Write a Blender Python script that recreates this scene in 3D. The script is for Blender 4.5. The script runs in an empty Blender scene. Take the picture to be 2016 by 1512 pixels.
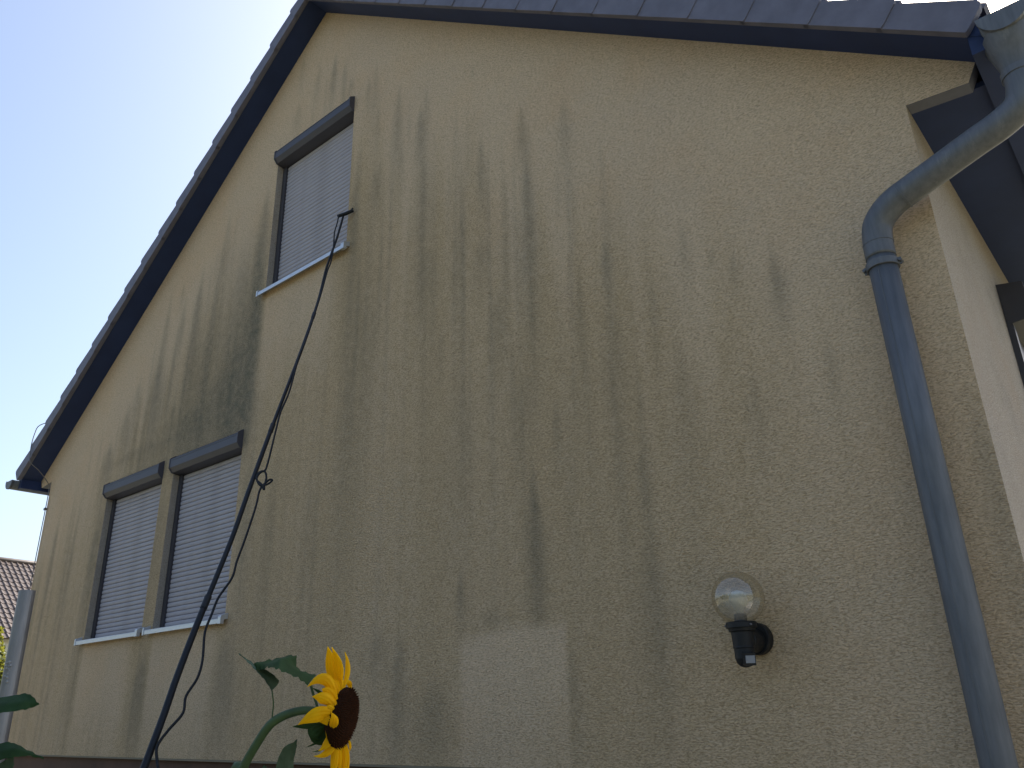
import bpy, math, random
import numpy as np
from mathutils import Vector, Matrix

random.seed(7)
rng = np.random.default_rng(7)
scene = bpy.context.scene
COL = scene.collection
R = math.radians

# ------------------------------------------------------------------ camera
CAM = Vector((0.0, -3.2, 1.6))
RIGHT = Vector((0.762791, 0.646146, -0.025398))
UP = Vector((0.259197, -0.269533, 0.927453))
FWD = Vector((-0.592424, 0.714036, 0.373076))
cam_d = bpy.data.cameras.new('camera')
cam_d.sensor_width = 36.0
cam_d.lens = 1593.3 / 2016 * 36.0
cam_d.clip_start = 0.05
cam_d.clip_end = 2000
cam = bpy.data.objects.new('camera', cam_d)
COL.objects.link(cam)
m3 = Matrix((RIGHT, UP, -FWD)).transposed()
cam.matrix_world = Matrix.Translation(CAM) @ m3.to_4x4()
scene.camera = cam

# ------------------------------------------------------------------ sky, sun, exposure
SUN = Vector((-0.06, 0.74, 0.67)).normalized()
elev = math.asin(SUN.z)
world = bpy.data.worlds.new('World')
scene.world = world
world.use_nodes = True
wn = world.node_tree
bg = wn.nodes['Background']
sky = wn.nodes.new('ShaderNodeTexSky')
sky.sky_type = 'NISHITA'
sky.sun_disc = False
sky.sun_elevation = elev
sky.sun_rotation = math.atan2(SUN.x, SUN.y)
sky.air_density = 1.0
sky.dust_density = 3.6
sky.ozone_density = 1.2
wn.links.new(sky.outputs[0], bg.inputs[0])
bg.inputs[1].default_value = 0.112
sun_d = bpy.data.lights.new('sun', 'SUN')
sun_d.energy = 5.0
sun_d.angle = R(0.53)
sun_d.color = (1.0, 0.94, 0.84)
sun = bpy.data.objects.new('sun', sun_d)
COL.objects.link(sun)
sun.rotation_euler = SUN.to_track_quat('Z', 'Y').to_euler()
sun.location = (0, 20, 30)
scene.view_settings.view_transform = 'Standard'
scene.view_settings.look = 'None'
scene.view_settings.gamma = 1.0
scene.view_settings.exposure = 1.36
scene.view_settings.use_curve_mapping = False

# ------------------------------------------------------------------ materials
def mat(name, col, rough=0.7, metal=0.0, spec=0.5, nscale=0.0, namt=0.0, bscale=0.0, bstr=0.0, bdist=0.002,
        col2=None, aniso=(1, 1, 1), trans=0.0, trcol=None):
    m = bpy.data.materials.new(name)
    m.use_nodes = True
    n = m.node_tree.nodes
    L = m.node_tree.links
    b = n['Principled BSDF']
    b.inputs['Base Color'].default_value = (*col, 1)
    b.inputs['Roughness'].default_value = rough
    b.inputs['Metallic'].default_value = metal
    b.inputs['Specular IOR Level'].default_value = spec
    tc = n.new('ShaderNodeTexCoord')
    mp = n.new('ShaderNodeMapping')
    mp.inputs['Scale'].default_value = aniso
    L.new(tc.outputs['Object'], mp.inputs[0])
    if nscale:
        t = n.new('ShaderNodeTexNoise')
        t.inputs['Scale'].default_value = nscale
        t.inputs['Detail'].default_value = 6
        t.inputs['Roughness'].default_value = 0.6
        L.new(mp.outputs[0], t.inputs[0])
        r = n.new('ShaderNodeValToRGB')
        r.color_ramp.elements[0].position = 0.3
        r.color_ramp.elements[1].position = 0.7
        c2 = col2 if col2 else tuple(c * (1 - namt) for c in col)
        r.color_ramp.elements[0].color = (*c2, 1)
        r.color_ramp.elements[1].color = (*col, 1)
        L.new(t.outputs[0], r.inputs[0])
        L.new(r.outputs[0], b.inputs['Base Color'])
    if bscale:
        t2 = n.new('ShaderNodeTexNoise')
        t2.inputs['Scale'].default_value = bscale
        t2.inputs['Detail'].default_value = 4
        L.new(mp.outputs[0], t2.inputs[0])
        bp = n.new('ShaderNodeBump')
        bp.inputs['Strength'].default_value = bstr
        bp.inputs['Distance'].default_value = bdist
        L.new(t2.outputs[0], bp.inputs['Height'])
        L.new(bp.outputs[0], b.inputs['Normal'])
    if trans:
        tr = n.new('ShaderNodeBsdfTranslucent')
        tr.inputs[0].default_value = (*(trcol or col), 1)
        mx = n.new('ShaderNodeMixShader')
        mx.inputs[0].default_value = trans
        out = n['Material Output']
        L.new(b.outputs[0], mx.inputs[1])
        L.new(tr.outputs[0], mx.inputs[2])
        L.new(mx.outputs[0], out.inputs[0])
    return m

def plaster(name, use_attr=True, clean=(0.73, 0.55, 0.37)):
    m = bpy.data.materials.new(name)
    m.use_nodes = True
    n = m.node_tree.nodes
    L = m.node_tree.links
    b = n['Principled BSDF']
    b.inputs['Roughness'].default_value = 0.92
    b.inputs['Specular IOR Level'].default_value = 0.15
    tc = n.new('ShaderNodeTexCoord')
    def noise(scale, detail=4, rough=0.55, vec=None, dist=0.0):
        t = n.new('ShaderNodeTexNoise')
        t.inputs['Scale'].default_value = scale
        t.inputs['Detail'].default_value = detail
        t.inputs['Roughness'].default_value = rough
        t.inputs['Distortion'].default_value = dist
        L.new(vec or tc.outputs['Object'], t.inputs[0])
        return t.outputs[0]
    def math_(op, a, b_, clamp=False):
        x = n.new('ShaderNodeMath')
        x.operation = op
        x.use_clamp = clamp
        for i, v in enumerate((a, b_)):
            if v is None:
                continue
            if isinstance(v, (int, float)):
                x.inputs[i].default_value = v
            else:
                L.new(v, x.inputs[i])
        return x.outputs[0]
    def maprange(v, a, b_, c, d):
        x = n.new('ShaderNodeMapRange')
        L.new(v, x.inputs[0])
        for i, q in enumerate((a, b_, c, d)):
            x.inputs[i + 1].default_value = q
        return x.outputs[0]
    def mix(f, a, b_, mode='MIX'):
        x = n.new('ShaderNodeMix')
        x.data_type = 'RGBA'
        x.blend_type = mode
        if isinstance(f, (int, float)):
            x.inputs[0].default_value = f
        else:
            L.new(f, x.inputs[0])
        for i, v in ((6, a), (7, b_)):
            if isinstance(v, tuple):
                x.inputs[i].default_value = (*v, 1)
            else:
                L.new(v, x.inputs[i])
        return x.outputs[2]
    # worm-like scraped grain, slightly wider than tall
    mp = n.new('ShaderNodeMapping')
    mp.inputs['Scale'].default_value = (0.55, 1, 1.45)
    L.new(tc.outputs['Object'], mp.inputs[0])
    grain = noise(125, 2, 0.6, mp.outputs[0], 0.8)
    fine = noise(300, 1, 0.5)
    height = grain
    pits = maprange(grain, 0.34, 0.56, 1.0, 0.0)
    big = noise(0.9, 4, 0.55)
    warm = noise(1.7, 5, 0.6)
    col = mix(maprange(big, 0.35, 0.7, 0.0, 0.6), clean, (clean[0] * 0.90, clean[1] * 0.92, clean[2] * 0.98))
    col = mix(maprange(warm, 0.48, 0.72, 0.0, 0.6), col, (clean[0] * 0.97, clean[1] * 0.90, clean[2] * 0.83))
    if use_attr:
        ag = n.new('ShaderNodeAttribute'); ag.attribute_name = 'grime'
        aa = n.new('ShaderNodeAttribute'); aa.attribute_name = 'algae'
        mot = noise(14, 5, 0.65)
        g = math_('MULTIPLY', ag.outputs['Fac'], maprange(mot, 0.25, 0.75, 0.65, 1.35), True)
        g2 = math_('MULTIPLY', g, maprange(grain, 0.3, 0.62, 1.25, 0.7), True)
        col = mix(g2, col, (0.54, 0.396, 0.234))
        a = math_('MULTIPLY', aa.outputs['Fac'], maprange(mot, 0.25, 0.75, 0.7, 1.3), True)
        a2 = math_('MULTIPLY', a, maprange(fine, 0.3, 0.7, 1.3, 0.65), True)
        col = mix(a2, col, (0.150, 0.146, 0.112))
    else:
        col = mix(maprange(noise(3, 5, 0.6), 0.5, 0.75, 0, 0.25), col, (0.22, 0.20, 0.15))
    col = mix(math_("MULTIPLY", pits, 0.5), col, (0.30, 0.27, 0.21), 'MULTIPLY')
    L.new(col, b.inputs['Base Color'])
    bp = n.new('ShaderNodeBump')
    bp.inputs['Strength'].default_value = 0.9
    bp.inputs['Distance'].default_value = 0.012
    L.new(height, bp.inputs['Height'])
    L.new(bp.outputs[0], b.inputs['Normal'])
    return m

M = {}
M['plaster'] = plaster('stained_plaster')
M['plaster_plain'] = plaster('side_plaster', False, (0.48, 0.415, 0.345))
M['plinth'] = mat('brown_plinth_paint', (0.10, 0.052, 0.036), 0.85, nscale=5, namt=0.35, bscale=120, bstr=0.6)
M['tile'] = mat('anthracite_roof_tile', (0.145, 0.14, 0.185), 0.6, nscale=9, namt=0.3, bscale=60, bstr=0.12)
M['soffit'] = mat('dark_soffit_haze_blue', (0.024, 0.042, 0.12), 0.6, 0.0, 0.3, nscale=4, namt=0.25, aniso=(1, 1, 1))  # blue of the backlight haze is put into the dark soffit's base colour
M['fascia'] = mat('dark_fascia_metal', (0.15, 0.155, 0.19), 0.4, nscale=6, namt=0.3)
M['zinc'] = mat('weathered_zinc', (0.15, 0.155, 0.168), 0.55, 0.3, 0.35, nscale=7, col2=(0.10, 0.106, 0.118), aniso=(6, 6, 0.8), bscale=20, bstr=0.04)
def oxide(m, col, scl, lo, hi, amt):
    n = m.node_tree.nodes
    L = m.node_tree.links
    b = n['Principled BSDF']
    src = b.inputs['Base Color'].links[0].from_socket
    tc = n.new('ShaderNodeTexCoord')
    mp = n.new('ShaderNodeMapping'); mp.inputs['Scale'].default_value = scl
    t = n.new('ShaderNodeTexNoise'); t.inputs['Scale'].default_value = 1.0; t.inputs['Detail'].default_value = 7; t.inputs['Roughness'].default_value = 0.7
    mr = n.new('ShaderNodeMapRange')
    for i, v in enumerate((lo, hi, 0.0, amt)):
        mr.inputs[i + 1].default_value = v
    mx = n.new('ShaderNodeMix'); mx.data_type = 'RGBA'
    mx.inputs[7].default_value = (*col, 1)
    L.new(tc.outputs['Object'], mp.inputs[0]); L.new(mp.outputs[0], t.inputs[0]); L.new(t.outputs[0], mr.inputs[0])
    L.new(mr.outputs[0], mx.inputs[0]); L.new(src, mx.inputs[6]); L.new(mx.outputs[2], b.inputs['Base Color'])
oxide(M['zinc'], (0.30, 0.305, 0.31), (26, 26, 1.6), 0.58, 0.76, 0.4)
oxide(M['zinc'], (0.075, 0.085, 0.105), (9, 9, 2.2), 0.55, 0.75, 0.6)
M['shutter_box'] = mat('brown_grey_coated_aluminium', (0.062, 0.060, 0.078), 0.55, 0.0, 0.5, nscale=3, namt=0.15)
M['rail'] = mat('dark_brown_guide_rail', (0.045, 0.042, 0.050), 0.45, nscale=5, namt=0.2)
M['slat'] = mat('light_grey_shutter_slat', (0.37, 0.345, 0.37), 0.55, 0.0, 0.3, nscale=5, namt=0.10, aniso=(1, 1, 8))
oxide(M['slat'], (0.20, 0.19, 0.185), (3.0, 3.0, 9.0), 0.5, 0.72, 0.35)
M['alu'] = mat('brushed_aluminium_sill', (0.62, 0.64, 0.67), 0.38, 0.55, nscale=6, namt=0.2, aniso=(3, 3, 20))
M['black'] = mat('black_plastic', (0.012, 0.013, 0.015), 0.5, 0.0, 0.3, nscale=20, namt=0.2)
M['hose'] = mat('black_rubber', (0.010, 0.011, 0.013), 0.6, 0.0, 0.25)
M['pole'] = mat('black_carbon_pole', (0.010, 0.012, 0.016), 0.5, 0.0, 0.25, nscale=40, namt=0.3)
M['steel'] = mat('galvanised_steel', (0.27, 0.265, 0.27), 0.45, 0.6, nscale=14, col2=(0.19, 0.185, 0.195), aniso=(3, 3, 0.6), bscale=30, bstr=0.05)
M['wire'] = mat('grey_lightning_wire', (0.16, 0.15, 0.15), 0.45, 0.6)
M['stem'] = mat('sunflower_stem', (0.055, 0.105, 0.038), 0.6, nscale=60, namt=0.35, trans=0.1, bscale=300, bstr=0.3, aniso=(1, 1, 0.2))
M['leaf'] = mat('sunflower_leaf', (0.034, 0.080, 0.026), 0.7, 0.0, 0.2, nscale=45, namt=0.4, trans=0.28, trcol=(0.07, 0.15, 0.02), bscale=160, bstr=0.4)
M['leaf_pale'] = mat('sunflower_leaf_bloom', (0.075, 0.125, 0.085), 0.7, 0.0, 0.25, nscale=50, namt=0.35, trans=0.2, trcol=(0.08, 0.16, 0.06), bscale=160, bstr=0.4)
M['petal'] = mat('yellow_petal', (0.92, 0.60, 0.006), 0.65, 0.0, 0.2, nscale=70, col2=(0.86, 0.48, 0.004), aniso=(1, 1, 0.35), trans=0.45, trcol=(1.0, 0.70, 0.006), bscale=250, bstr=0.25, bdist=0.001)
M['disc'] = mat('brown_seed_disc', (0.026, 0.011, 0.006), 0.9, 0.0, 0.05, nscale=260, col2=(0.012, 0.006, 0.004))
M['floret'] = mat('floret_tip', (0.060, 0.020, 0.007), 0.9, 0.0, 0.05, nscale=300, col2=(0.020, 0.009, 0.006))
M['nb_tile'] = mat('brown_concrete_tile', (0.100, 0.076, 0.065), 0.38, nscale=3, namt=0.4, bscale=40, bstr=0.2)
M['nb_wall'] = mat('white_render', (0.62, 0.60, 0.55), 0.9, nscale=2, namt=0.12)
M['bark'] = mat('bark', (0.075, 0.055, 0.04), 0.9, nscale=12, namt=0.4)
M['foliage'] = mat('sunlit_foliage', (0.10, 0.115, 0.022), 0.6, nscale=1.5, col2=(0.045, 0.07, 0.015), trans=0.3, trcol=(0.24, 0.24, 0.03))
M['far_foliage'] = mat('garden_tree_foliage', (0.075, 0.095, 0.028), 0.7, nscale=0.6, col2=(0.035, 0.055, 0.016), trans=0.2, trcol=(0.14, 0.15, 0.03))
M['lawn'] = mat('lawn', (0.115, 0.118, 0.065), 0.9, nscale=0.7, col2=(0.16, 0.145, 0.10), bscale=40, bstr=0.6, bdist=0.02)
M['paving'] = mat('paving', (0.36, 0.33, 0.29), 0.85, nscale=4, namt=0.25)
M['bulb'] = mat('frosted_bulb', (0.75, 0.75, 0.76), 0.4, trans=0.3, trcol=(0.8, 0.8, 0.8))
M['drip'] = mat('dirty_drip_edge', (0.20, 0.17, 0.12), 0.9)
M['return_edge'] = mat('plaster_edge_shade_grey', (0.16, 0.165, 0.20), 0.9, nscale=20, namt=0.2, bscale=120, bstr=0.6)  # plaster edges of the return, underside shade put into a darker grey
M['scar'] = mat('pale_weld_scar', (0.33, 0.33, 0.33), 0.6, 0.3)
M['lens'] = mat('sensor_lens', (0.20, 0.22, 0.26), 0.3)
M['socket'] = mat('grey_socket', (0.12, 0.12, 0.14), 0.4)

def glass_mat():
    m = bpy.data.materials.new('smoked_globe_glass')
    m.use_nodes = True
    n = m.node_tree.nodes
    L = m.node_tree.links
    for x in list(n):
        if x.type != 'OUTPUT_MATERIAL':
            n.remove(x)
    out = n['Material Output']
    tr = n.new('ShaderNodeBsdfTransparent'); tr.inputs[0].default_value = (0.90, 0.87, 0.78, 1)
    gl = n.new('ShaderNodeBsdfGlossy'); gl.inputs['Roughness'].default_value = 0.015
    df = n.new('ShaderNodeBsdfDiffuse'); df.inputs[0].default_value = (0.50, 0.43, 0.32, 1)
    lw_ = n.new('ShaderNodeLayerWeight'); lw_.inputs['Blend'].default_value = 0.5
    pw = n.new('ShaderNodeMath'); pw.operation = 'POWER'; pw.inputs[1].default_value = 4.0
    L.new(lw_.outputs['Facing'], pw.inputs[0])
    fr = n.new('ShaderNodeMapRange'); fr.inputs[3].default_value = 0.12; fr.inputs[4].default_value = 0.5
    L.new(pw.outputs[0], fr.inputs[0])
    m1 = n.new('ShaderNodeMixShader'); m1.inputs[0].default_value = 0.15
    m2 = n.new('ShaderNodeMixShader')
    L.new(tr.outputs[0], m1.inputs[1]); L.new(df.outputs[0], m1.inputs[2])
    L.new(fr.outputs[0], m2.inputs[0]); L.new(m1.outputs[0], m2.inputs[1]); L.new(gl.outputs[0], m2.inputs[2])
    L.new(m2.outputs[0], out.inputs[0])
    return m
M['globe'] = glass_mat()
def frost_mat():
    m = bpy.data.materials.new('frosted_inner_glass')
    m.use_nodes = True
    n = m.node_tree.nodes
    L = m.node_tree.links
    b = n['Principled BSDF']
    b.inputs['Base Color'].default_value = (0.8, 0.8, 0.82, 1)
    b.inputs['Roughness'].default_value = 0.5
    tr = n.new('ShaderNodeBsdfTransparent')
    mx = n.new('ShaderNodeMixShader')
    t = n.new('ShaderNodeTexNoise'); t.inputs['Scale'].default_value = 22
    mr = n.new('ShaderNodeMapRange'); mr.inputs[3].default_value = 0.04; mr.inputs[4].default_value = 0.26
    L.new(t.outputs[0], mr.inputs[0]); L.new(mr.outputs[0], mx.inputs[0])
    L.new(tr.outputs[0], mx.inputs[1]); L.new(b.outputs[0], mx.inputs[2])
    L.new(mx.outputs[0], n['Material Output'].inputs[0])
    return m
M['frost'] = frost_mat()

# ------------------------------------------------------------------ builders
ORIGIN = {}
def link(o, parent=None):
    COL.objects.link(o)
    if parent is not None:
        o.parent = parent
        o.location = o.location - ORIGIN[parent]
    return o

def mesh(name, V, F, smooth=False):
    me = bpy.data.meshes.new(name)
    me.from_pydata([tuple(v) for v in V], [], F)
    me.validate()
    if smooth:
        for p in me.polygons:
            p.use_smooth = True
    return me

def obj(name, V, F, m, parent=None, smooth=False, loc=(0, 0, 0)):
    o = bpy.data.objects.new(name, mesh(name, V, F, smooth))
    o.data.materials.append(M[m] if isinstance(m, str) else m)
    o.location = Vector(loc)
    ORIGIN[o] = Vector(loc)
    return link(o, parent)

def share(name, me, parent, loc, rot=None):
    o = bpy.data.objects.new(name, me)
    o.location = Vector(loc)
    ORIGIN[o] = Vector(loc)
    if rot:
        o.rotation_euler = rot
    return link(o, parent)

def root(name, loc, label, cat, group=None):
    o = bpy.data.objects.new(name, None)
    o.empty_display_size = 0.2
    o.location = Vector(loc)
    ORIGIN[o] = Vector(loc)
    COL.objects.link(o)
    return tag(o, label, cat, group)

def tag(o, label=None, cat=None, group=None, kind=None):
    if label: o['label'] = label
    if cat: o['category'] = cat
    if group: o['group'] = group
    if kind: o['kind'] = kind
    return o

def box(x0, x1, y0, y1, z0, z1):
    V = [(x, y, z) for x in (x0, x1) for y in (y0, y1) for z in (z0, z1)]
    F = [(0, 1, 3, 2), (4, 6, 7, 5), (0, 4, 5, 1), (2, 3, 7, 6), (0, 2, 6, 4), (1, 5, 7, 3)]
    return V, F

def extrude_x(prof, x0, x1):
    """prof: list of (y,z) closed polygon"""
    k = len(prof)
    V = [(x0, y, z) for y, z in prof] + [(x1, y, z) for y, z in prof]
    F = [(i, (i + 1) % k, k + (i + 1) % k, k + i) for i in range(k)]
    F += [tuple(range(k))[::-1], tuple(range(k, 2 * k))]
    return V, F

def extrude_y(prof, y0, y1):
    """prof: list of (x,z) closed polygon"""
    k = len(prof)
    V = [(x, y0, z) for x, z in prof] + [(x, y1, z) for x, z in prof]
    F = [(i, (i + 1) % k, k + (i + 1) % k, k + i) for i in range(k)]
    F += [tuple(range(k))[::-1], tuple(range(k, 2 * k))]
    return V, F

def merge(*parts):
    V, F = [], []
    for v, f in parts:
        o = len(V)
        V += list(v)
        F += [tuple(i + o for i in q) for q in f]
    return V, F

def smooth_path(pts, sub=6):
    P = [Vector(p) for p in pts]
    out = []
    for i in range(len(P) - 1):
        p0 = P[i - 1] if i else P[0] * 2 - P[1]
        p1, p2 = P[i], P[i + 1]
        p3 = P[i + 2] if i + 2 < len(P) else P[-1] * 2 - P[-2]
        for k in range(sub):
            t = k / sub
            out.append(0.5 * ((2 * p1) + (p2 - p0) * t + (2 * p0 - 5 * p1 + 4 * p2 - p3) * t * t + (3 * p1 - p0 - 3 * p2 + p3) * t ** 3))
    out.append(P[-1])
    return out

def tube(pts, r, seg=10, cap=True):
    P = [Vector(p) for p in pts]
    n = len(P)
    rr = r if isinstance(r, (list, tuple)) else [r] * n
    V, F = [], []
    t0 = (P[1] - P[0]).normalized()
    a = t0.orthogonal().normalized()
    for i in range(n):
        t = (P[min(i + 1, n - 1)] - P[max(i - 1, 0)])
        t = t.normalized() if t.length > 1e-9 else t0
        a = (a - t * a.dot(t)).normalized()
        b = t.cross(a)
        for k in range(seg):
            w = 2 * math.pi * k / seg
            V.append(P[i] + (a * math.cos(w) + b * math.sin(w)) * rr[i])
    for i in range(n - 1):
        for k in range(seg):
            F.append((i * seg + k, i * seg + (k + 1) % seg, (i + 1) * seg + (k + 1) % seg, (i + 1) * seg + k))
    if cap:
        F.append(tuple(range(seg))[::-1])
        F.append(tuple((n - 1) * seg + k for k in range(seg)))
    return V, F

def lathe(prof, c, seg=32, axis='z', cap=True):
    """prof: list of (r, h) from bottom to top around a vertical axis through c"""
    V, F = [], []
    for r, h in prof:
        for k in range(seg):
            w = 2 * math.pi * k / seg
            if axis == 'z':
                V.append((c[0] + r * math.cos(w), c[1] + r * math.sin(w), c[2] + h))
            else:
                V.append((c[0] + r * math.cos(w), c[1] + h, c[2] + r * math.sin(w)))
    for i in range(len(prof) - 1):
        for k in range(seg):
            F.append((i * seg + k, i * seg + (k + 1) % seg, (i + 1) * seg + (k + 1) % seg, (i + 1) * seg + k))
    if cap:
        F.append(tuple(range(seg))[::-1])
        F.append(tuple((len(prof) - 1) * seg + k for k in range(seg)))
    return V, F

# ------------------------------------------------------------------ ground
gv = [(-300, -300, 0), (300, -300, 0), (300, 300, 0), (-300, 300, 0)]
tag(obj('lawn', gv, [(0, 1, 2, 3)], 'lawn'), kind='structure')
tag(obj('path', [(-11, -1.2, .004), (3, -1.2, .004), (3, 0.06, .004), (-11, 0.06, .004)], [(0, 1, 2, 3)], 'paving'), kind='structure')

# ------------------------------------------------------------------ house
XC, ZP, K = -4.69, 7.42, 0.761          # ridge x, soffit height at the ridge, roof slope
XR, XL = -0.452, -8.928                  # facade corners
ZB = 1.343                               # bottom edge of the rendered facade
BACK = 9.0
def zs(x):
    return ZP - K * abs(x - XC)
house = root('house', (XC, 0, 0), 'algae-streaked beige plaster gable house with dark verge tiles and three roller shutters', 'house')

WIN = [(-7.545, -6.53, 2.245), (-6.355, -5.337, 2.245), (-5.23, -4.208, 4.79)]   # x0, x1, sill height
WH = 1.40

# stains: x, top, bottom, half width, strength
STREAKS = [(-4.51, 6.85, 6.32, 0.036, 0.55), (-4.36, 6.68, 6.28, 0.028, 0.4), (-4.26, 6.43, 6.25, 0.026, 0.4), (-3.96, 6.41, 5.71, 0.038, 0.3), (-4.04, 6.31, 5.97, 0.026, 0.35), (-3.68, 6.03, 5.24, 0.035, 0.45), (-3.38, 5.84, 5.21, 0.032, 0.3), (-3.44, 5.69, 5.11, 0.037, 0.5), (-2.93, 5.7, 5.61, 0.014, 0.3), (-2.86, 5.11, 4.48, 0.031, 0.45), (-2.52, 5.15, 4.65, 0.036, 0.5), (-2.5, 4.76, 3.65, 0.051, 0.6), (-2.2, 5.03, 4.49, 0.044, 0.35), (-1.99, 3.95, 3.59, 0.026, 0.5), (-3.87, 5.46, 4.93, 0.04, 0.35), (-3.4, 5.28, 4.18, 0.067, 0.4), (-2.88, 4.34, 3.98, 0.05, 0.3), (-4.12, 5.76, 3.16, 0.063, 0.35), (-3.94, 4.97, 3.47, 0.069, 0.25), (-1.54, 3.88, 3.48, 0.028, 0.25), (-1.4, 3.62, 3.53, 0.013, 0.35), (-1.3, 3.56, 3.39, 0.022, 0.35), (-1.12, 3.57, 3.12, 0.024, 0.38), (-1.1, 3.47, 3.19, 0.033, 0.25), (-1.29, 3.01, 2.56, 0.035, 0.25), (-0.95, 3.02, 2.74, 0.02, 0.3), (-1.88, 2.74, 2.44, 0.021, 0.35), (-2.53, 2.83, 1.95, 0.041, 0.75), (-2.36, 3.13, 2.79, 0.024, 0.35), (-2.55, 3.39, 2.94, 0.043, 0.25), (-3.35, 4.46, 4.01, 0.073, 0.25), (-2.75, 3.93, 3.47, 0.039, 0.3), (-3.05, 2.34, 2.02, 0.023, 0.5), (-3.52, 2.05, 1.33, 0.063, 0.45), (-3.26, 1.8, 1.33, 0.115, 0.4), (-3.71, 2.07, 1.77, 0.088, 0.3), (-2.83, 2.09, 1.99, 0.069, 0.3), (-2.34, 1.92, 1.35, 0.044, 0.3), (-1.89, 2.37, 1.58, 0.066, 0.35), (-1.98, 3.64, 2.71, 0.062, 0.25), (-1.63, 3.29, 2.4, 0.053, 0.2), (-3.08, 3.57, 2.37, 0.105, 0.15), (-4.05, 4.06, 2.34, 0.111, 0.2), (-4.42, 3.23, 2.07, 0.086, 0.2), (-6.31, 5.48, 3.81, 0.076, 0.65), (-6.03, 5.37, 3.75, 0.072, 0.45), (-6.87, 5.42, 3.89, 0.063, 0.45), (-6.56, 5.27, 4.64, 0.04, 0.3), (-6.64, 5.43, 5.18, 0.03, 0.3), (-6.88, 4.8, 3.9, 0.082, 0.45), (-7.24, 4.66, 3.98, 0.065, 0.4), (-7.39, 4.42, 3.86, 0.066, 0.45), (-7.66, 4.11, 3.63, 0.067, 0.6), (-6.51, 4.2, 3.81, 0.055, 0.45), (-5.6, 3.96, 3.65, 0.046, 0.4), (-5.38, 5.47, 3.68, 0.105, 0.7), (-5.32, 4.9, 3.71, 0.092, 0.5), (-5.36, 5.89, 4.92, 0.066, 0.55), (-5.95, 5.92, 5.14, 0.046, 0.3), (-5.58, 4.53, 3.64, 0.119, 0.5), (-5.74, 4.31, 3.66, 0.242, 0.5), (-5.36, 4.06, 3.63, 0.148, 0.5), (-6.15, 4.08, 3.69, 0.259, 0.5), (-5.65, 5.43, 3.66, 0.211, 0.3), (-7.62, 3.47, 2.3, 0.075, 0.5), (-8.13, 3.36, 2.56, 0.059, 0.3), (-8.56, 3.53, 2.6, 0.05, 0.3), (-7.09, 3.9, 3.78, 0.354, 0.4), (-6.42, 2.13, 1.38, 0.106, 0.65), (-5.3, 2.21, 1.32, 0.15, 0.5), (-7.6, 2.09, 1.41, 0.131, 0.25), (-5.19, 3.55, 2.19, 0.083, 0.4), (-4.9, 3.33, 2.1, 0.065, 0.3), (-6.45, 3.53, 2.27, 0.079, 0.35), (-0.48, 2.68, 1.39, 0.048, 0.35), (-4.98, 7.17, 6.76, 0.032, 0.25), (-4.73, 6.89, 6.45, 0.038, 0.3), (-4.99, 6.6, 6.26, 0.047, 0.3)]

rs = np.random.default_rng(17)
for _ in range(210):
    x_ = rs.uniform(XL + 0.1, -1.7)
    dep = rs.uniform(0.55, 2.6) + (0.5 if x_ > -1.8 else 0)
    zt_ = zs(x_) - dep
    if zt_ < ZB + 0.5:
        continue
    STREAKS.append((x_, zt_, zt_ - rs.uniform(0.35, 1.5), rs.uniform(0.010, 0.030), rs.uniform(0.08, 0.27)))

def smoothstep(a, b, x):
    t = np.clip((x - a) / (b - a), 0, 1)
    return t * t * (3 - 2 * t)

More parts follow.
